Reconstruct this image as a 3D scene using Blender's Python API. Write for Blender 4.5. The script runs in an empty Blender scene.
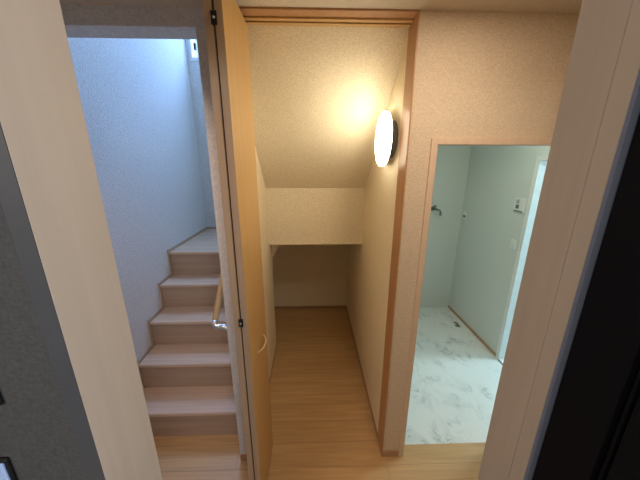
import bpy, bmesh, math
from mathutils import Vector, Matrix

S = bpy.context.scene
C = S.collection
R = math.radians

# ------------------------------------------------------------------ camera
cam_data = bpy.data.cameras.new('camera')
cam_data.sensor_fit = 'HORIZONTAL'
cam_data.sensor_width = 36.0
cam_data.lens = 36.0 * 268.78 / 640.0
cam_data.clip_start = 0.02
cam = bpy.data.objects.new('camera', cam_data)
C.objects.link(cam)
pit, yaw, rol = R(15.57), R(1.684), R(0.07)
fw = Vector((math.sin(yaw) * math.cos(pit), math.cos(yaw) * math.cos(pit), -math.sin(pit)))
rt = Vector((math.cos(yaw), -math.sin(yaw), 0))
up = rt.cross(fw)
r2 = rt * math.cos(rol) + up * math.sin(rol)
u2 = up * math.cos(rol) - rt * math.sin(rol)
m = Matrix((r2, u2, -fw)).transposed().to_4x4()
m.translation = Vector((0, 0, 1.75))
cam.matrix_world = m
S.camera = cam

# ------------------------------------------------------------------ world, exposure, lights
S.view_settings.view_transform = 'Standard'
S.view_settings.look = 'None'
S.view_settings.gamma = 1.0
S.view_settings.use_curve_mapping = False
S.view_settings.exposure = 0.55
W = bpy.data.worlds.new('world')
S.world = W
W.use_nodes = True
W.node_tree.nodes['Background'].inputs[0].default_value = (0.45, 0.68, 1.0, 1)
W.node_tree.nodes['Background'].inputs[1].default_value = 1.2


def area(name, loc, target, sx, sy, power, col, spread=180):
    l = bpy.data.lights.new(name, 'AREA')
    l.shape = 'RECTANGLE'
    l.size, l.size_y = sx, sy
    l.energy = power
    l.color = col
    l.spread = R(spread)
    o = bpy.data.objects.new(name, l)
    C.objects.link(o)
    o.location = loc
    d = Vector(target) - Vector(loc)
    o.rotation_euler = d.to_track_quat('-Z', 'Y').to_euler()
    return o


area('stair_window_daylight', (-0.55, 3.50, 3.75), (-0.85, 1.7, 0.6), 1.1, 1.2, 98, (0.31, 0.53, 1.0))
area('hall_ceiling_light', (0.50, 0.76, 2.325), (0.50, 0.80, 0), 0.18, 0.18, 3.9, (1.0, 0.80, 0.60))
area('hall_left_fill', (-0.66, 0.76, 2.32), (-0.80, 1.35, 0.2), 0.16, 0.16, 1.7, (1.0, 0.72, 0.54), 100)  # added warm fill for lower stairs and right jamb, no lamp seen here
area('washroom_ceiling_light', (1.15, 1.75, 2.31), (1.15, 1.75, 0), 0.25, 0.25, 4.0, (0.92, 1.0, 0.84))
area('bathroom_daylight', (2.6, 1.98, 1.95), (1.6, 1.80, 0.4), 0.25, 0.5, 14, (0.66, 0.92, 1.0))
area('room_daylight', (0.86, -1.38, 2.0), (0.0, 0.4, 1.2), 0.7, 0.5, 27, (0.88, 0.92, 1.0))
area('room_warm_fill', (-0.95, -1.0, 2.1), (0.4, 0.4, 1.2), 0.3, 0.3, 9, (1.0, 0.86, 0.72))  # added fill that brightens the right jamb, not a known lamp

# ------------------------------------------------------------------ materials
def new_mat(name):
    mt = bpy.data.materials.new(name)
    mt.use_nodes = True
    nt = mt.node_tree
    return mt, nt, nt.nodes['Principled BSDF']


def coords(nt, scale, kind='Object'):
    tc = nt.nodes.new('ShaderNodeTexCoord')
    mp = nt.nodes.new('ShaderNodeMapping')
    mp.inputs['Scale'].default_value = scale
    nt.links.new(tc.outputs[kind], mp.inputs['Vector'])
    return mp.outputs['Vector']


def ramp(nt, src, stops):
    r = nt.nodes.new('ShaderNodeValToRGB')
    el = r.color_ramp.elements
    while len(el) < len(stops):
        el.new(0.5)
    for e, (p, c) in zip(el, stops):
        e.position = p
        e.color = (*c, 1)
    nt.links.new(src, r.inputs['Fac'])
    return r.outputs['Color']


def bump(nt, bs, src, strength, dist):
    b = nt.nodes.new('ShaderNodeBump')
    b.inputs['Strength'].default_value = strength
    b.inputs['Distance'].default_value = dist
    nt.links.new(src, b.inputs['Height'])
    nt.links.new(b.outputs['Normal'], bs.inputs['Normal'])


def plain(name, col, rough=0.5, metal=0.0, var=0.04):
    mt, nt, bs = new_mat(name)
    n = nt.nodes.new('ShaderNodeTexNoise')
    n.inputs['Scale'].default_value = 14
    n.inputs['Detail'].default_value = 4
    nt.links.new(coords(nt, (1, 1, 1)), n.inputs['Vector'])
    a = tuple(c * (1 - var) for c in col)
    b = tuple(min(1, c * (1 + var)) for c in col)
    nt.links.new(ramp(nt, n.outputs['Fac'], [(0.3, a), (0.7, b)]), bs.inputs['Base Color'])
    bs.inputs['Roughness'].default_value = rough
    bs.inputs['Metallic'].default_value = metal
    return mt


def wallpaper(name, col, var=0.13, bmp=0.6, sc=1.0):
    """woven vinyl paper: short horizontal threads crossed by a soft mottling"""
    mt, nt, bs = new_mat(name)
    n1 = nt.nodes.new('ShaderNodeTexNoise')
    n1.inputs['Scale'].default_value = 1.0
    n1.inputs['Detail'].default_value = 3
    nt.links.new(coords(nt, (100 * sc, 100 * sc, 330 * sc)), n1.inputs['Vector'])
    n2 = nt.nodes.new('ShaderNodeTexNoise')
    n2.inputs['Scale'].default_value = 1.0
    n2.inputs['Detail'].default_value = 2
    nt.links.new(coords(nt, (260 * sc, 260 * sc, 130 * sc)), n2.inputs['Vector'])
    mx = nt.nodes.new('ShaderNodeMath')
    mx.operation = 'ADD'
    nt.links.new(n1.outputs['Fac'], mx.inputs[0])
    nt.links.new(n2.outputs['Fac'], mx.inputs[1])
    hf = nt.nodes.new('ShaderNodeMath')
    hf.operation = 'MULTIPLY'
    hf.inputs[1].default_value = 0.5
    nt.links.new(mx.outputs[0], hf.inputs[0])
    a = tuple(c * (1 - var) for c in col)
    b = tuple(min(1, c * (1 + var)) for c in col)
    nt.links.new(ramp(nt, hf.outputs[0], [(0.38, a), (0.62, b)]), bs.inputs['Base Color'])
    bs.inputs['Roughness'].default_value = 0.85
    bs.inputs['Specular IOR Level'].default_value = 0.2
    bump(nt, bs, hf.outputs[0], bmp, 0.004)
    return mt


def wood(name, dark, light, axis='Z', rough=0.45, spec=0.4):
    mt, nt, bs = new_mat(name)
    long_, short = 1.6, 38
    sc = [short, short, short]
    sc['XYZ'.index(axis)] = long_
    n = nt.nodes.new('ShaderNodeTexNoise')
    n.inputs['Scale'].default_value = 1
    n.inputs['Detail'].default_value = 5
    n.inputs['Distortion'].default_value = 0.6
    nt.links.new(coords(nt, sc), n.inputs['Vector'])
    nt.links.new(ramp(nt, n.outputs['Fac'], [(0.3, dark), (0.7, light)]), bs.inputs['Base Color'])
    bs.inputs['Roughness'].default_value = rough
    bs.inputs['Specular IOR Level'].default_value = spec
    return mt


def floor_wood(name):
    mt, nt, bs = new_mat(name)
    v = coords(nt, (1, 1, 1))
    off = nt.nodes.new('ShaderNodeMapping')
    off.inputs['Location'].default_value = (1.379, -1.19 + 0.151 * 10, 0)
    nt.links.new(v, off.inputs['Vector'])
    br = nt.nodes.new('ShaderNodeTexBrick')
    br.offset = 0.5
    br.inputs['Scale'].default_value = 1
    br.inputs['Brick Width'].default_value = 1.82
    br.inputs['Row Height'].default_value = 0.151
    br.inputs['Mortar Size'].default_value = 0.0011
    br.inputs['Mortar Smooth'].default_value = 0.2
    br.inputs['Color1'].default_value = (0.56, 0.355, 0.17, 1)
    br.inputs['Color2'].default_value = (0.60, 0.385, 0.19, 1)
    br.inputs['Mortar'].default_value = (0.30, 0.19, 0.10, 1)
    nt.links.new(off.outputs['Vector'], br.inputs['Vector'])
    n = nt.nodes.new('ShaderNodeTexNoise')
    n.inputs['Scale'].default_value = 1
    n.inputs['Detail'].default_value = 5
    n.inputs['Distortion'].default_value = 0.8
    nt.links.new(coords(nt, (2.2, 42, 1)), n.inputs['Vector'])
    g = ramp(nt, n.outputs['Fac'], [(0.3, (0.84, 0.82, 0.80)), (0.7, (1.06, 1.06, 1.06))])
    mx = nt.nodes.new('ShaderNodeMix')
    mx.data_type = 'RGBA'
    mx.blend_type = 'MULTIPLY'
    mx.inputs['Factor'].default_value = 1
    nt.links.new(br.outputs['Color'], mx.inputs[6])
    nt.links.new(g, mx.inputs[7])
    nt.links.new(mx.outputs[2], bs.inputs['Base Color'])
    bs.inputs['Roughness'].default_value = 0.36
    bs.inputs['Specular IOR Level'].default_value = 0.4
    return mt


def marble(name):
    mt, nt, bs = new_mat(name)
    n = nt.nodes.new('ShaderNodeTexNoise')
    n.inputs['Scale'].default_value = 3.2
    n.inputs['Detail'].default_value = 9
    n.inputs['Roughness'].default_value = 0.62
    n.inputs['Distortion'].default_value = 1.6
    nt.links.new(coords(nt, (1.5, 1, 1)), n.inputs['Vector'])
    sb = nt.nodes.new('ShaderNodeMath')
    sb.operation = 'SUBTRACT'
    sb.inputs[1].default_value = 0.5
    nt.links.new(n.outputs['Fac'], sb.inputs[0])
    ab = nt.nodes.new('ShaderNodeMath')
    ab.operation = 'ABSOLUTE'
    nt.links.new(sb.outputs[0], ab.inputs[0])
    n2 = nt.nodes.new('ShaderNodeTexNoise')
    n2.inputs['Scale'].default_value = 5
    n2.inputs['Detail'].default_value = 3
    nt.links.new(coords(nt, (1, 1, 1)), n2.inputs['Vector'])
    thr = ramp(nt, n2.outputs['Fac'], [(0.42, (0, 0, 0)), (0.6, (0.10, 0.10, 0.10))])
    ad = nt.nodes.new('ShaderNodeMath')
    ad.operation = 'ADD'
    nt.links.new(ab.outputs[0], ad.inputs[0])
    sp = nt.nodes.new('ShaderNodeSeparateColor')
    nt.links.new(thr, sp.inputs[0])
    nt.links.new(sp.outputs[0], ad.inputs[1])
    c = ramp(nt, ad.outputs[0], [(0.0, (0.38, 0.42, 0.42)), (0.016, (0.66, 0.69, 0.68)), (0.10, (0.77, 0.79, 0.77))])
    nt.links.new(c, bs.inputs['Base Color'])
    bs.inputs['Roughness'].default_value = 0.3
    return mt


def emit(name, col, strength):
    mt, nt, bs = new_mat(name)
    bs.inputs['Base Color'].default_value = (0.9, 0.9, 0.88, 1)
    n = nt.nodes.new('ShaderNodeTexNoise')
    n.inputs['Scale'].default_value = 3
    nt.links.new(ramp(nt, n.outputs['Fac'], [(0.0, col), (1.0, col)]), bs.inputs['Emission Color'])
    bs.inputs['Emission Strength'].default_value = strength
    return mt


M = dict(
    beige=wallpaper('beige_woven_wallpaper', (0.655, 0.545, 0.415)),
    closet=wallpaper('cream_woven_wallpaper', (0.86, 0.755, 0.56)),
    white_paper=wallpaper('white_mottled_wallpaper', (0.72, 0.73, 0.75), 0.10, 1.0, 0.5),
    wash_paper=wallpaper('pale_washroom_wallpaper', (0.66, 0.70, 0.66), 0.02, 0.15),
    ceil=wallpaper('ceiling_paper', (0.66, 0.59, 0.49), 0.03, 0.12),
    dark_paper=wallpaper('charcoal_woven_wallpaper', (0.060, 0.061, 0.062), 0.14, 0.3),
    dark_trim=plain('charcoal_trim', (0.056, 0.060, 0.068), 0.5),
    black=plain('black_door_finish', (0.0035, 0.0042, 0.007), 0.6),
    blacksh=plain('black_and_gap_shade', (0.002, 0.002, 0.003), 0.6),  # black of the switch plates, also shade painted into narrow gaps
    bluegrey=plain('grey_edge_strip', (0.16, 0.20, 0.29), 0.4),
    jamb=wood('pale_door_frame', (0.47, 0.405, 0.345), (0.52, 0.45, 0.385), 'Z', 0.55, 0.3),
    oak=wood('honey_oak_door', (0.54, 0.33, 0.125), (0.60, 0.37, 0.15), 'Z', 0.4),
    oak_frame=wood('oak_frame', (0.44, 0.23, 0.105), (0.51, 0.28, 0.14), 'Z', 0.4),
    oak_edge=wood('oak_leaf_edge', (0.42, 0.30, 0.20), (0.50, 0.36, 0.24), 'Z', 0.5),
    cas=wood('washroom_casing', (0.66, 0.51, 0.39), (0.71, 0.56, 0.43), 'Z', 0.5),
    base=wood('baseboard_wood', (0.40, 0.25, 0.14), (0.47, 0.30, 0.17), 'X', 0.5),
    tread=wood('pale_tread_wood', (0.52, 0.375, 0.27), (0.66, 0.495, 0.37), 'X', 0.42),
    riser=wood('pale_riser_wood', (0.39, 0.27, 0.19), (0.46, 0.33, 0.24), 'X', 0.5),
    skirt=wood('stair_skirting_wood', (0.42, 0.32, 0.24), (0.50, 0.39, 0.30), 'Y', 0.5),
    floor=floor_wood('oak_plank_floor'),
    marble=marble('white_marble_sheet'),
    rail=wood('handrail_wood', (0.60, 0.40, 0.20), (0.68, 0.46, 0.25), 'Y', 0.4),
    chrome=plain('brushed_metal', (0.62, 0.64, 0.67), 0.28, 1.0),
    tapmetal=plain('grey_chrome', (0.22, 0.25, 0.25), 0.25, 1.0),
    darkmetal=plain('dark_hinge_metal', (0.02, 0.02, 0.022), 0.4, 0.3),
    white=plain('white_plastic', (0.78, 0.80, 0.78), 0.35),
    shade_and_grey=plain('drum_shade_and_dark_grey', (0.16, 0.16, 0.15), 0.5),  # shade painted on the white lamp drum; real dark grey on small parts
    screen=plain('switch_rocker', (0.35, 0.50, 0.80), 0.2),
    glass_frame=plain('white_window_frame', (0.80, 0.82, 0.84), 0.4),
    bathwall=plain('pale_bathroom_panel', (0.66, 0.80, 0.86), 0.35),
    grey=plain('grey_plastic', (0.42, 0.44, 0.43), 0.4),
    drain=plain('drain_plastic', (0.20, 0.19, 0.16), 0.4),
    lamp=emit('lamp_diffuser', (1.0, 0.91, 0.70), 10.5),
)

M['black'].node_tree.nodes['Principled BSDF'].inputs['Specular IOR Level'].default_value = 0.12

# ------------------------------------------------------------------ helpers
def box(bm, x0, x1, y0, y1, z0, z1, bev=0.0):
    v = [bm.verts.new((x, y, z)) for x in (x0, x1) for y in (y0, y1) for z in (z0, z1)]
    fs = [(0, 1, 3, 2), (4, 6, 7, 5), (0, 4, 5, 1), (2, 3, 7, 6), (0, 2, 6, 4), (1, 5, 7, 3)]
    faces = [bm.faces.new([v[i] for i in f]) for f in fs]
    if bev > 0:
        ed = list({e for f in faces for e in f.edges})
        bmesh.ops.bevel(bm, geom=ed, offset=bev, segments=2, affect='EDGES', profile=0.5)
    return bm


def prism(bm, pts, axis, a, b):
    """polygon in the plane across 'axis', extruded from a to b along it"""
    def mk(p, t):
        if axis == 'X': return (t, p[0], p[1])
        if axis == 'Y': return (p[0], t, p[1])
        return (p[0], p[1], t)
    A = [bm.verts.new(mk(p, a)) for p in pts]
    B = [bm.verts.new(mk(p, b)) for p in pts]
    bm.faces.new(A)
    bm.faces.new(B[::-1])
    n = len(pts)
    for i in range(n):
        j = (i + 1) % n
        bm.faces.new((A[j], A[i], B[i], B[j]))
    return bm


def tube(bm, pts, r, seg=12, caps=True):
    pts = [Vector(p) for p in pts]
    rings = []
    for i, p in enumerate(pts):
        d = (pts[min(i + 1, len(pts) - 1)] - pts[max(i - 1, 0)]).normalized()
        a = d.cross(Vector((0, 0, 1)))
        if a.length < 1e-3: a = d.cross(Vector((0, 1, 0)))
        a.normalize()
        b = d.cross(a).normalized()
        rr = r[i] if isinstance(r, (list, tuple)) else r
        rings.append([bm.verts.new(p + a * math.cos(t) * rr + b * math.sin(t) * rr)
                      for t in [2 * math.pi * k / seg for k in range(seg)]])
    for q, s in zip(rings, rings[1:]):
        for k in range(seg):
            f = bm.faces.new((q[k], q[(k + 1) % seg], s[(k + 1) % seg], s[k]))
            f.smooth = True
    if caps:
        bm.faces.new(rings[0][::-1])
        bm.faces.new(rings[-1])
    return bm


def lathe(bm, prof, centre, axis, seg=48):
    """profile (radius, distance along axis) turned about 'axis' through centre"""
    c = Vector(centre)
    ax = {'X': Vector((1, 0, 0)), 'Y': Vector((0, 1, 0)), 'Z': Vector((0, 0, 1))}[axis]
    u = {'X': Vector((0, 1, 0)), 'Y': Vector((0, 0, 1)), 'Z': Vector((1, 0, 0))}[axis]
    w = ax.cross(u)
    rings = []
    for r, t in prof:
        if r < 1e-6:
            rings.append([bm.verts.new(c + ax * t)])
        else:
            rings.append([bm.verts.new(c + ax * t + (u * math.cos(a) + w * math.sin(a)) * r)
                          for a in [2 * math.pi * k / seg for k in range(seg)]])
    for q, s in zip(rings, rings[1:]):
        for k in range(seg):
            k2 = (k + 1) % seg
            if len(q) == 1 and len(s) == 1: continue
            if len(q) == 1: f = bm.faces.new((q[0], s[k2], s[k]))
            elif len(s) == 1: f = bm.faces.new((q[k], q[k2], s[0]))
            else: f = bm.faces.new((q[k], q[k2], s[k2], s[k]))
            f.smooth = True
    return bm


def world_loc(o):
    v = Vector((0, 0, 0))
    while o is not None:
        v += o.location
        o = o.parent
    return v


def obj(name, bm, mat, parent=None):
    """vertices are given in world coordinates; the object hangs from its parent"""
    bmesh.ops.recalc_face_normals(bm, faces=bm.faces[:])
    me = bpy.data.meshes.new(name)
    if parent is not None:
        bmesh.ops.translate(bm, verts=bm.verts[:], vec=-world_loc(parent))
    bm.to_mesh(me)
    bm.free()
    me.materials.append(M[mat])
    o = bpy.data.objects.new(name, me)
    C.objects.link(o)
    if parent is not None: o.parent = parent
    return o


def B(*boxes):
    bm = bmesh.new()
    for b in boxes: box(bm, *b)
    return bm


def tag(o, label, cat, group=None):
    o['label'] = label
    o['category'] = cat
    if group: o['group'] = group
    return o


def thing(name, loc, label, cat, group=None):
    o = bpy.data.objects.new(name, None)
    o.empty_display_size = 0.05
    C.objects.link(o)
    o.location = loc
    return tag(o, label, cat, group)


def struct(name, bm, mat, label=None, cat=None):
    o = obj(name, bm, mat)
    o['kind'] = 'structure'
    if label: tag(o, label, cat)
    return o


def struct_root(name, loc, label, cat):
    o = thing(name, loc, label, cat)
    o['kind'] = 'structure'
    return o


# ------------------------------------------------------------------ key measures
D, DB = 1.2465, 1.355          # front and back of the wall across the hall
CZ = 2.335                     # hall ceiling
SL = -1.222                    # left wall of the stairs
PL, PR = -0.4507, -0.367       # the partition between stairs and closet
CR = 0.4269                    # closet's right wall
YB = 3.07                      # back wall
TOP = 4.6
RUN, RISE, Y1 = 0.201, 0.2079, 1.3924
LZ = RISE * 5                  # landing

# ------------------------------------------------------------------ shell
struct('floor', B((-1.33, 1.75, -1.6, 1.309, -0.05, 0), (-1.33, CR + 0.02, 1.309, YB, -0.05, 0)), 'floor',
       'light oak plank floor running through hall and closet', 'floor')
struct('floor_washroom', B((CR + 0.02, 1.86, 1.309, YB, -0.05, 0.001)), 'marble',
       'white grey-veined marble pattern floor of the washroom', 'floor')
struct('floor_bathroom', B((1.86, 2.95, 1.2, 2.6, -0.05, 0.001)), 'bathwall',
       'pale floor of the room beyond the washroom', 'floor')

struct('wall_left', B((SL - 0.11, SL, 0.44, YB, 0, TOP)), 'white_paper',
       'tall white stairwell wall on the left, lit blue by daylight', 'wall')
# back wall with the stair window's hole
WX0, WX1, WZ0, WZ1 = -1.190, -0.22, 2.735, 3.95
struct('wall_back', B((SL, WX0, YB, YB + 0.12, 0, TOP), (WX1, 1.3, YB, YB + 0.12, LZ, TOP),
                      (WX0, WX1, YB, YB + 0.12, 0, WZ0), (WX0, WX1, YB, YB + 0.12, WZ1, TOP)), 'white_paper',
       'white back wall of the stairwell with a high window', 'wall')
struct('wall_closet_back', B((-0.93, CR, YB - 0.012, YB, 0, 1.02)), 'closet',
       'cream wall at the far back of the closet recess under the stairs', 'wall')
struct('wall_front_left', B((PL, -0.405, D, DB, 0, CZ), (SL, PL, D, DB, 2.268, CZ)), 'white_paper',
       'pale wall strip and lintel around the stair opening', 'wall')
struct('wall_front', B(
                       (0.4275, 0.545, D, DB, 0, CZ), (0.545, 1.75, D, DB, 1.862, CZ),
                       (1.30, 1.75, D, DB, 0, 1.862), (-0.405, 0.447, D + 0.03, DB, 2.34, CZ + 0.06),
                       (SL, 1.75, D + 0.004, DB, CZ + 0.05, TOP)), 'beige',
       'beige textured wall across the hall around the three openings', 'wall')
struct('wall_partition', B((PL, PR, DB, 2.3257, 0, TOP)), 'closet',
       'cream side wall of the closet on its left, behind the folding door', 'wall')
struct('wall_closet_right', B((CR, 0.55, DB, YB, 0, TOP)), 'closet',
       'cream side wall of the closet carrying the round lamp', 'wall')
struct('wall_beam', B((PR, CR, 2.1832, 2.3257, 1.1026, TOP)), 'closet',
       'cream upright panel crossing the closet below its sloping ceiling', 'wall')
# sloping ceiling of the closet: underside of the upper flight
bm = bmesh.new()
prism(bm, [(1.335, 2.352), (1.44, 2.245), (2.1832, 1.5731), (2.1832, 1.70), (1.46, 2.40), (1.335, 2.44)], 'X', PR, CR)
struct('ceiling_closet', bm, 'closet', 'cream sloping ceiling of the closet under the stairs', 'ceiling')
# recess under the landing
struct('ceiling_recess', B((PR, CR, 2.3257, YB, 1.1026, 1.22)), 'closet', 'flat ceiling of the dark recess behind the closet panel', 'ceiling')
bm = bmesh.new()
prism(bm, [(-0.27, 1.1026), (-0.90, -0.02), (-0.93, -0.02), (-0.41, 1.02), (-0.367, 1.1026)], 'Y', 2.3257, YB)
struct('wall_recess_left', bm, 'closet', 'slanting left side of the dark recess under the stairs', 'wall')
struct('wall_recess_front', B((-0.95, PL, 2.32, 2.3257, 0, 1.0)), 'closet', 'hidden front side of the dark recess under the stairs', 'wall')

struct('ceiling', B((-1.33, 1.75, 0.44, D, CZ, CZ + 0.05)), 'ceil', 'pale hall ceiling along the top edge', 'ceiling')
struct('ceiling_washroom', B((0.55, 1.86, DB, YB, CZ, CZ + 0.05)), 'wash_paper', 'ceiling of the washroom', 'ceiling')
struct('ceiling_stairwell', B((-1.33, 1.3, 1.25, YB + 0.12, TOP, TOP + 0.05)), 'white_paper', 'ceiling high over the stairs', 'ceiling')
struct('wall_stairwell_right', B((CR + 0.75, 1.3, DB, YB, CZ + 0.05, TOP)), 'white_paper', 'white wall closing the stairwell upstairs', 'wall')

# washroom
struct('wall_washroom_left', B((0.55, 0.558, DB, YB, 0, CZ)), 'wash_paper', 'left wall of the washroom', 'wall')
struct('wall_washroom_back', B((0.558, 1.86, 3.033, YB, 0, CZ)), 'wash_paper', 'pale green-grey back wall of the washroom with a tap', 'wall')
WDY0, WDY1, WDZ = 1.42, 2.075, 1.795
struct('wall_washroom_right', B((1.735, 1.86, WDY1, 3.033, 0, CZ), (1.735, 1.86, DB, WDY0, 0, CZ),
                                (1.735, 1.86, WDY0, WDY1, WDZ, CZ)), 'wash_paper',
       'pale green-grey right wall of the washroom with socket plates', 'wall')
struct('wall_bathroom', B((2.9, 2.95, 1.2, 2.6, 0, 2.2), (1.86, 2.9, 2.55, 2.6, 0, 2.2), (1.86, 2.9, 1.2, 1.25, 0, 2.2),
                          (1.86, 2.9, 1.25, 2.55, 2.2, 2.25)), 'bathwall', 'bluish white bathroom walls through the washroom side door', 'wall')
# hall and camera room
struct('wall_right', B((1.75, 1.86, 0.33, DB, 0, CZ)), 'beige', 'beige wall at the right end of the hall', 'wall')
YN, YR = 0.3247, 0.3435
struct('wall_near', B((-1.33, -0.362, YN + 0.009, 0.436, 0, CZ), (0.41, 1.75, YR, 0.436, 0, CZ), (-0.362, 0.41, YN + 0.004, 0.436, 2.11, CZ)),
       'dark_paper', 'charcoal textured wall left of the near doorway', 'wall')
struct('wall_near_hall_side', B((-1.222, -0.362, 0.436, 0.44, 0, CZ), (0.41, 1.75, 0.436, 0.44, 0, CZ), (-0.362, 0.41, 0.436, 0.44, 2.11, CZ)), 'beige', 'beige hall side of the wall around the near doorway', 'wall')
struct('wall_room_back', B((-1.33, 1.75, -1.6, -1.5, 0, CZ)), 'dark_paper', 'charcoal back wall of the near room', 'wall')
struct('wall_room_left', B((-1.43, -1.33, -1.6, 0.436, 0, CZ)), 'dark_paper', 'charcoal left wall of the near room', 'wall')
struct('wall_room_right', B((1.75, 1.85, -1.6, 0.33, 0, CZ)), 'dark_paper', 'charcoal right wall of the near room', 'wall')
struct('ceiling_room', B((-1.33, 1.75, -1.5, YN, CZ, CZ + 0.05)), 'ceil', 'pale ceiling of the near room', 'ceiling')

# ------------------------------------------------------------------ near doorway frame (trim_1)
t1 = struct_root('trim_1', (0, 0.38, 0), 'pale beige frame of the near doorway, its jambs at both sides of the view', 'door frame')
obj('jamb_left', B((-0.361, -0.336, YN, 0.442, 0, 2.07)), 'jamb', t1)
obj('jamb_right', B((0.3805, 0.409, 0.3715, 0.442, 0, 2.07), (0.3800, 0.409, YR, 0.3700, 0, 2.07)), 'jamb', t1)
obj('head', B((-0.361, 0.409, YR, 0.442, 2.07, 2.11, 0.0012)), 'jamb', t1)
o = obj('casing', B((-0.3618, -0.3370, YN - 0.0012, YN + 0.0088, 0, 2.07)), 'dark_trim', t1)
o['label'] = 'narrow charcoal trim strip beside the left jamb'
o = obj('edge_strip', B((0.3815, 0.394, 0.3385, YR, 0, 2.07)), 'bluegrey', t1)
o['label'] = 'thin blue-grey edge strip between right jamb and black door'

# black door standing open against the right side of the camera's room
d2 = struct_root('door_2', (0.40, 0.334, 0), 'black panelled door standing open at the far right', 'door')
obj('door_leaf', B((0.386, 0.418, 0.262, 0.334, 0.01, 2.06, 0.001), (0.396, 0.418, 0.247, 0.262, 0.01, 2.06),
                   (0.3885, 0.418, 0.2525, 0.2560, 0.01, 2.06)), 'black', d2)
obj('door_leaf', B((0.386, 0.418, -0.42, 0.247, 0.01, 2.06, 0.001)), 'black', d2)

# ------------------------------------------------------------------ closet door frame (trim_2)
t2 = struct_root('trim_2', (0, 1.30, 0), 'brown oak frame lining the closet opening up to the ceiling', 'door frame')
obj('jamb_left', B((-0.405, -0.372, D - 0.004, 1.36, 0, 2.34, 0.001)), 'oak_frame', t2)
obj('jamb_right', B((0.4210, 0.4275, D - 0.006, 1.325, 0, 2.34, 0.001), (0.4250, 0.4275, 1.325, 1.362, 0, 2.34)), 'oak_frame', t2)
obj('head', B((-0.372, 0.4210, D - 0.006, 1.292, 2.328, 2.36, 0.001)), 'oak_frame', t2)
tr = obj('track', B((-0.372, 0.4228, 1.294, 1.315, 2.322, 2.345), (-0.372, 0.4228, 1.328, 1.352, 2.322, 2.345),
                    (-0.372, 0.4228, 1.315, 1.328, 2.338, 2.345)), 'oak', t2)
tr['label'] = 'lighter door track with a slot painted black for shade in the head of the frame'
obj('slot', B((-0.372, 0.4228, 1.3155, 1.3275, 2.330, 2.337)), 'blacksh', tr)  # black filler paints the shade inside the track groove

# folding door, both leaves folded back together
d1 = struct_root('door_1', (-0.29, 1.15, 0), 'honey oak folding door folded open at the left of the closet', 'door')
for x0, x1 in ((-0.322, -0.2960), (-0.2905, -0.265)):
    leaf = obj('door_leaf', B((x0, x1, 0.972, 1.338, 0.012, 2.312, 0.0015)), 'oak', d1)
    e = obj('leaf_edge', B((x0 + 0.0006, x1 - 0.0006, 0.9705, 0.974, 0.014, 2.31)), 'oak_edge', leaf)
    e['label'] = 'greyer brown edge band of the leaf'
obj('gap_shade', B((-0.296, -0.2905, 0.980, 1.33, 0.012, 2.312)), 'blacksh', d1)  # black filler painting the shade between the folded leaves, no seal there
for z in (2.178, 1.132, 0.16):
    h = obj('hinge', B((-0.3015, -0.2835, 0.9665, 0.973, z - 0.018, z + 0.018, 0.001)), 'darkmetal', d1)
    bm = bmesh.new()
    lathe(bm, [(0, -0.003), (0.0042, -0.003), (0.0042, 0.0), (0, 0.0)], (-0.2925, 0.9665, z), 'Y', 16)
    obj('screw', bm, 'chrome', h)
bm = bmesh.new()
pts = []
for k in range(13):
    t = k / 12
    pts.append((-0.266 + 0.026 * math.sin(math.pi * t) ** 0.7, 1.110 + 0.138 * t, 0.880))
tube(bm, pts, 0.0052, 10)
h = obj('handle', bm, 'rail', d1)
h['label'] = 'small bowed pull handle'

# ------------------------------------------------------------------ washroom door frame (trim_3)
t3 = struct_root('trim_3', (0.9, 1.28, 0), 'light beige casing around the washroom opening', 'door frame')
obj('casing_left', B((0.527, 0.5535, D - 0.012, 1.2995, 0, 1.838, 0.0012), (0.5535, 0.557, D - 0.008, 1.2995, 0, 1.838)), 'cas', t3)
obj('casing_head', B((0.527, 1.33, D - 0.012, 1.2995, 1.838, 1.866, 0.0012)), 'cas', t3)
obj('casing_right', B((1.29, 1.33, D - 0.012, 1.2995, 0, 1.838, 0.0012)), 'cas', t3)
obj('pocket_gap_shade', B((0.545, 0.558, 1.2995, DB, 0.0, 1.862), (0.558, 1.29, 1.2995, DB, 1.844, 1.862)), 'blacksh', t3)  # black boxes paint the shadow gap behind the casing

# baseboards
struct('baseboard_hall', B((0.4280, 0.5265, D - 0.008, D, 0, 0.045, 0.001), (PL, -0.4055, D - 0.008, D, 0, 0.045, 0.001),
                           (1.3305, 1.75, D - 0.008, D, 0, 0.045, 0.001)), 'base', 'brown wooden baseboard between closet and washroom', 'baseboard')
struct('baseboard_closet', B((CR - 0.006, CR, 1.363, YB, 0, 0.03), (-0.88, CR - 0.006, YB - 0.018, YB - 0.012, 0, 0.032),
                             (PR, PR + 0.006, 1.363, 2.3257, 0, 0.03)), 'base', 'thin brown baseboard around the closet floor', 'baseboard')
struct('baseboard_washroom', B((1.727, 1.735, WDY1 + 0.028, 3.033, 0, 0.03, 0.001)), 'base', 'tan baseboard along the washroom right wall', 'baseboard')

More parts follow.
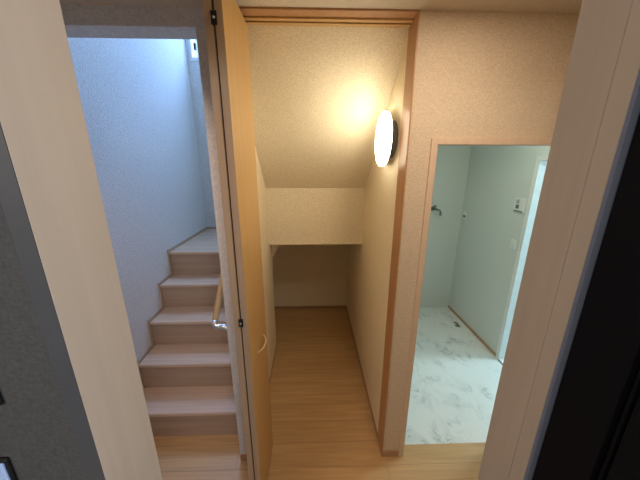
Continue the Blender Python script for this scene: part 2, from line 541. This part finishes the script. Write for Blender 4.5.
# washroom side door frame
t4 = struct_root('trim_4', (1.79, 1.75, 0), 'white door casing on the washroom right wall', 'door frame')
obj('casing_head', B((1.722, 1.862, WDY0 - 0.028, WDY1 + 0.028, WDZ - 0.012, WDZ + 0.022, 0.001)), 'white', t4)
obj('casing_side', B((1.722, 1.862, WDY1 - 0.01, WDY1 + 0.028, 0, WDZ - 0.012, 0.001)), 'white', t4)
obj('casing_side', B((1.722, 1.862, WDY0 - 0.028, WDY0 + 0.01, 0, WDZ - 0.012, 0.001)), 'white', t4)
obj('sill', B((1.729, 1.862, WDY0 + 0.01, WDY1 - 0.01, 0, 0.010, 0.001)), 'white', t4)
o = obj('sill_strip', B((1.720, 1.729, WDY0 + 0.01, WDY1 - 0.01, 0, 0.011)), 'shade_and_grey', t4)
o['label'] = 'dark grey threshold strip'

# ------------------------------------------------------------------ stair window
w1 = struct_root('window_1', (-0.9, YB + 0.06, WZ0), 'white framed window high on the stairwell back wall', 'window')
fr = 0.035
obj('window_frame', B((WX0, WX1, YB - 0.006, YB + 0.11, WZ0, WZ0 + fr), (WX0, WX1, YB - 0.006, YB + 0.11, WZ1 - fr, WZ1),
                      (WX0, WX0 + 0.02, YB - 0.006, YB + 0.11, WZ0 + fr, WZ1 - fr), (WX1 - fr, WX1, YB - 0.006, YB + 0.11, WZ0 + fr, WZ1 - fr),
                      (-0.93, -0.89, YB + 0.04, YB + 0.09, WZ0 + fr, WZ1 - fr)), 'glass_frame', w1)
mt, nt, bs = new_mat('clear_glass')
nt.nodes.remove(bs)
out = nt.nodes['Material Output']
tr_ = nt.nodes.new('ShaderNodeBsdfTransparent')
tr_.inputs[0].default_value = (0.92, 0.95, 0.97, 1)
gl = nt.nodes.new('ShaderNodeBsdfGlossy')
gl.inputs['Roughness'].default_value = 0.03
ms = nt.nodes.new('ShaderNodeMixShader')
ms.inputs[0].default_value = 0.07
nt.links.new(tr_.outputs[0], ms.inputs[1])
nt.links.new(gl.outputs[0], ms.inputs[2])
nt.links.new(ms.outputs[0], out.inputs['Surface'])
M['glass'] = mt
obj('pane', B((WX0 + 0.018, WX1 - 0.033, YB + 0.062, YB + 0.066, WZ0 + fr - 0.002, WZ1 - fr + 0.002)), 'glass', w1)
obj('latch', B((-1.150, -1.132, YB + 0.004, YB + 0.03, 2.84, 2.90, 0.002)), 'darkmetal', w1)

# ------------------------------------------------------------------ staircase
st = thing('staircase', (-0.84, Y1, 0), 'pale wooden staircase climbing at the left to a corner landing', 'staircase')
for n in range(5):
    y = Y1 + RUN * n
    z = RISE * (n + 1)
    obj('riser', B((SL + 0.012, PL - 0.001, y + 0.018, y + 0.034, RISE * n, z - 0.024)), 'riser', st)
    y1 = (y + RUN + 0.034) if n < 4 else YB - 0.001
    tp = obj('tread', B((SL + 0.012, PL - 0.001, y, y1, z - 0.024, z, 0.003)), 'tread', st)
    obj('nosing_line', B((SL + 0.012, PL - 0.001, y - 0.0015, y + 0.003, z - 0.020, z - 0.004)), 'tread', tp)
bm = bmesh.new()
for n in range(5):
    ya = Y1 + RUN * n - 0.012
    yb = Y1 + RUN * (n + 1) - 0.012 if n < 4 else YB
    box(bm, SL + 0.001, SL + 0.011, ya, yb - 0.0 if n < 4 else YB - 0.001, max(0, RISE * (n - 1)), RISE * (n + 1) + 0.022)
sk = obj('skirting', bm, 'skirt', st)
sk['label'] = 'brown zigzag skirting along the white wall'
sk2 = obj('landing_skirting', B((SL + 0.011, PL - 0.001, YB - 0.011, YB - 0.001, LZ, LZ + 0.022)), 'skirt', st)

# handrail on the stair side of the partition
hr = thing('handrail', (PL, 1.33, 0.88), 'round wooden handrail with a silver end bracket behind the partition edge', 'handrail')
A, Bp = Vector((-0.540, 1.318, 0.912)), Vector((-0.532, 2.15, 1.777))
bm = bmesh.new()
tube(bm, [A, Bp], 0.0165, 16)
obj('rail', bm, 'rail', hr)
bm = bmesh.new()
d = (Bp - A).normalized()
pts = [A + d * 0.012, A, A - d * 0.012 + Vector((0.006, 0, -0.001)), A - d * 0.02 + Vector((0.020, 0, -0.002)),
       A - d * 0.02 + Vector((0.045, 0.0, 0)), Vector((PL - 0.001, A.y + 0.01, A.z - 0.01))]
pts[-1] = Vector((PL + 0.0, max(DB + 0.0, 1.36) - 0.07, A.z - 0.016))
tube(bm, pts, [0.0185, 0.0185, 0.0178, 0.0165, 0.0155, 0.0155], 16)
e = obj('end_bracket', bm, 'chrome', hr)
e['label'] = 'silver metal elbow'
for yy in (1.9,):
    bm = bmesh.new()
    p = A + d * ((yy - A.y) / d.y)
    tube(bm, [p + Vector((0, 0, -0.012)), p + Vector((0.02, 0, -0.04)), Vector((PL, p.y, p.z - 0.045))], 0.007, 10)
    obj('bracket', bm, 'chrome', hr)

# ------------------------------------------------------------------ closet lamp
LC = (CR, 1.500, 1.880)
lp = thing('wall_lamp', LC, 'round white glowing wall lamp on the closet right wall', 'lamp')
bm = bmesh.new()
lathe(bm, [(0, -0.040), (0.086, -0.040), (0.092, -0.036), (0.094, -0.006), (0.094, 0.0), (0, 0.0)], LC, 'X')
b_ = obj('base', bm, 'shade_and_grey', lp)  # drum is white; the diffuser's shadow on it is put into the colour
b_['label'] = 'white mounting drum, its shade painted dark grey'
bm = bmesh.new()
lathe(bm, [(0.085, -0.0375), (0.129, -0.0378), (0.134, -0.039), (0.1350, -0.0405)], LC, 'X')
obj('rim', bm, 'white', lp)
bm = bmesh.new()
lathe(bm, [(0.1348, -0.0405), (0.1365, -0.044), (0.137, -0.052), (0.135, -0.058), (0.128, -0.063), (0.10, -0.0655), (0.05, -0.067), (0, -0.0675)], LC, 'X')
obj('diffuser', bm, 'lamp', lp)

# ------------------------------------------------------------------ washroom fittings
wt = thing('wall_tap', (1.435, 3.033, 1.26), 'small chrome laundry tap on the washroom back wall', 'tap')
bm = bmesh.new()
lathe(bm, [(0, -0.012), (0.022, -0.012), (0.026, -0.004), (0.026, 0.0)], (1.385, 3.033, 1.27), 'Y', 24)
obj('wall_flange', bm, 'tapmetal', wt)
bm = bmesh.new()
tube(bm, [(1.385, 3.03, 1.27), (1.385, 2.985, 1.27), (1.40, 2.965, 1.272), (1.43, 2.955, 1.262), (1.443, 2.952, 1.235), (1.444, 2.952, 1.205)],
     [0.011, 0.012, 0.013, 0.012, 0.012, 0.013], 14)
obj('spout', bm, 'tapmetal', wt)
bm = bmesh.new()
lathe(bm, [(0, 0.034), (0.014, 0.034), (0.018, 0.026), (0.018, 0.014), (0.008, 0.010), (0.008, 0.0)], (1.385, 2.985, 1.28), 'Z', 20)
obj('tap_handle', bm, 'tapmetal', wt)


def plate(name, y0, y1, z0, z1, label, cat, parts):
    t = thing(name, (1.735, (y0 + y1) / 2, z0), label, cat)
    obj('cover_plate', B((1.727, 1.735, y0, y1, z0, z1, 0.002)), 'white', t)
    for nm, a, b, c, d_, mt_ in parts:
        obj(nm, B((1.7235, 1.728, a, b, c, d_, 0.001)), mt_, t)
    return t


plate('light_switch', 2.127, 2.247, 1.372, 1.492, 'white switch plate with dark buttons on the washroom right wall, beside the side door', 'switch',
      [('rocker', 2.147, 2.182, 1.440, 1.474, 'white'), ('rocker', 2.192, 2.227, 1.440, 1.474, 'grey'),
       ('button', 2.190, 2.225, 1.400, 1.432, 'shade_and_grey'), ('label_strip', 2.140, 2.236, 1.376, 1.385, 'shade_and_grey')])
plate('wall_socket', 2.135, 2.205, 1.055, 1.135, 'small white socket low under the switch plate beside the side door', 'socket',
      [('socket_face', 2.148, 2.192, 1.072, 1.118, 'white')])
plate('wall_socket', 2.93, 3.0, 1.16, 1.25, 'small pale socket in the far corner of the washroom', 'socket',
      [('socket_face', 2.943, 2.987, 1.178, 1.205, 'shade_and_grey')])

dr = thing('drain_trap', (1.62, 2.64, 0), 'small grey-brown drain fitting on the marble floor by the baseboard', 'drain')
bm = bmesh.new()
lathe(bm, [(0, 0.010), (0.022, 0.010), (0.026, 0.006), (0.027, 0.001)], (1.635, 2.62, 0), 'Z', 24)
obj('drain_cover', bm, 'drain', dr)
bm = bmesh.new()
tube(bm, [(1.635, 2.62, 0.008), (1.635, 2.623, 0.024), (1.625, 2.63, 0.031), (1.600, 2.645, 0.031)], 0.0095, 12)
obj('elbow', bm, 'drain', dr)

# ------------------------------------------------------------------ switches on the dark wall at the near left
YS = YN + 0.009
s1 = thing('light_switch', (-0.55, YS, 1.2), 'rounded switch plate with pale blue rocker at the bottom left on the charcoal wall', 'switch')
obj('cover_plate', B((-0.62, -0.4835, YS - 0.006, YS, 1.15, 1.304, 0.003)), 'blacksh', s1)
obj('rocker', B((-0.61, -0.4875, YS - 0.009, YS - 0.005, 1.16, 1.298, 0.002)), 'screen', s1)
s2 = thing('light_switch', (-0.50, YS, 1.42), 'small grey switch at the left edge of the view, above the other switch', 'switch')
obj('cover_plate', B((-0.56, -0.4575, YS - 0.006, YS, 1.408, 1.47, 0.003)), 'blacksh', s2)
obj('rocker', B((-0.555, -0.4592, YS - 0.009, YS - 0.005, 1.411, 1.466, 0.002)), 'grey', s2)
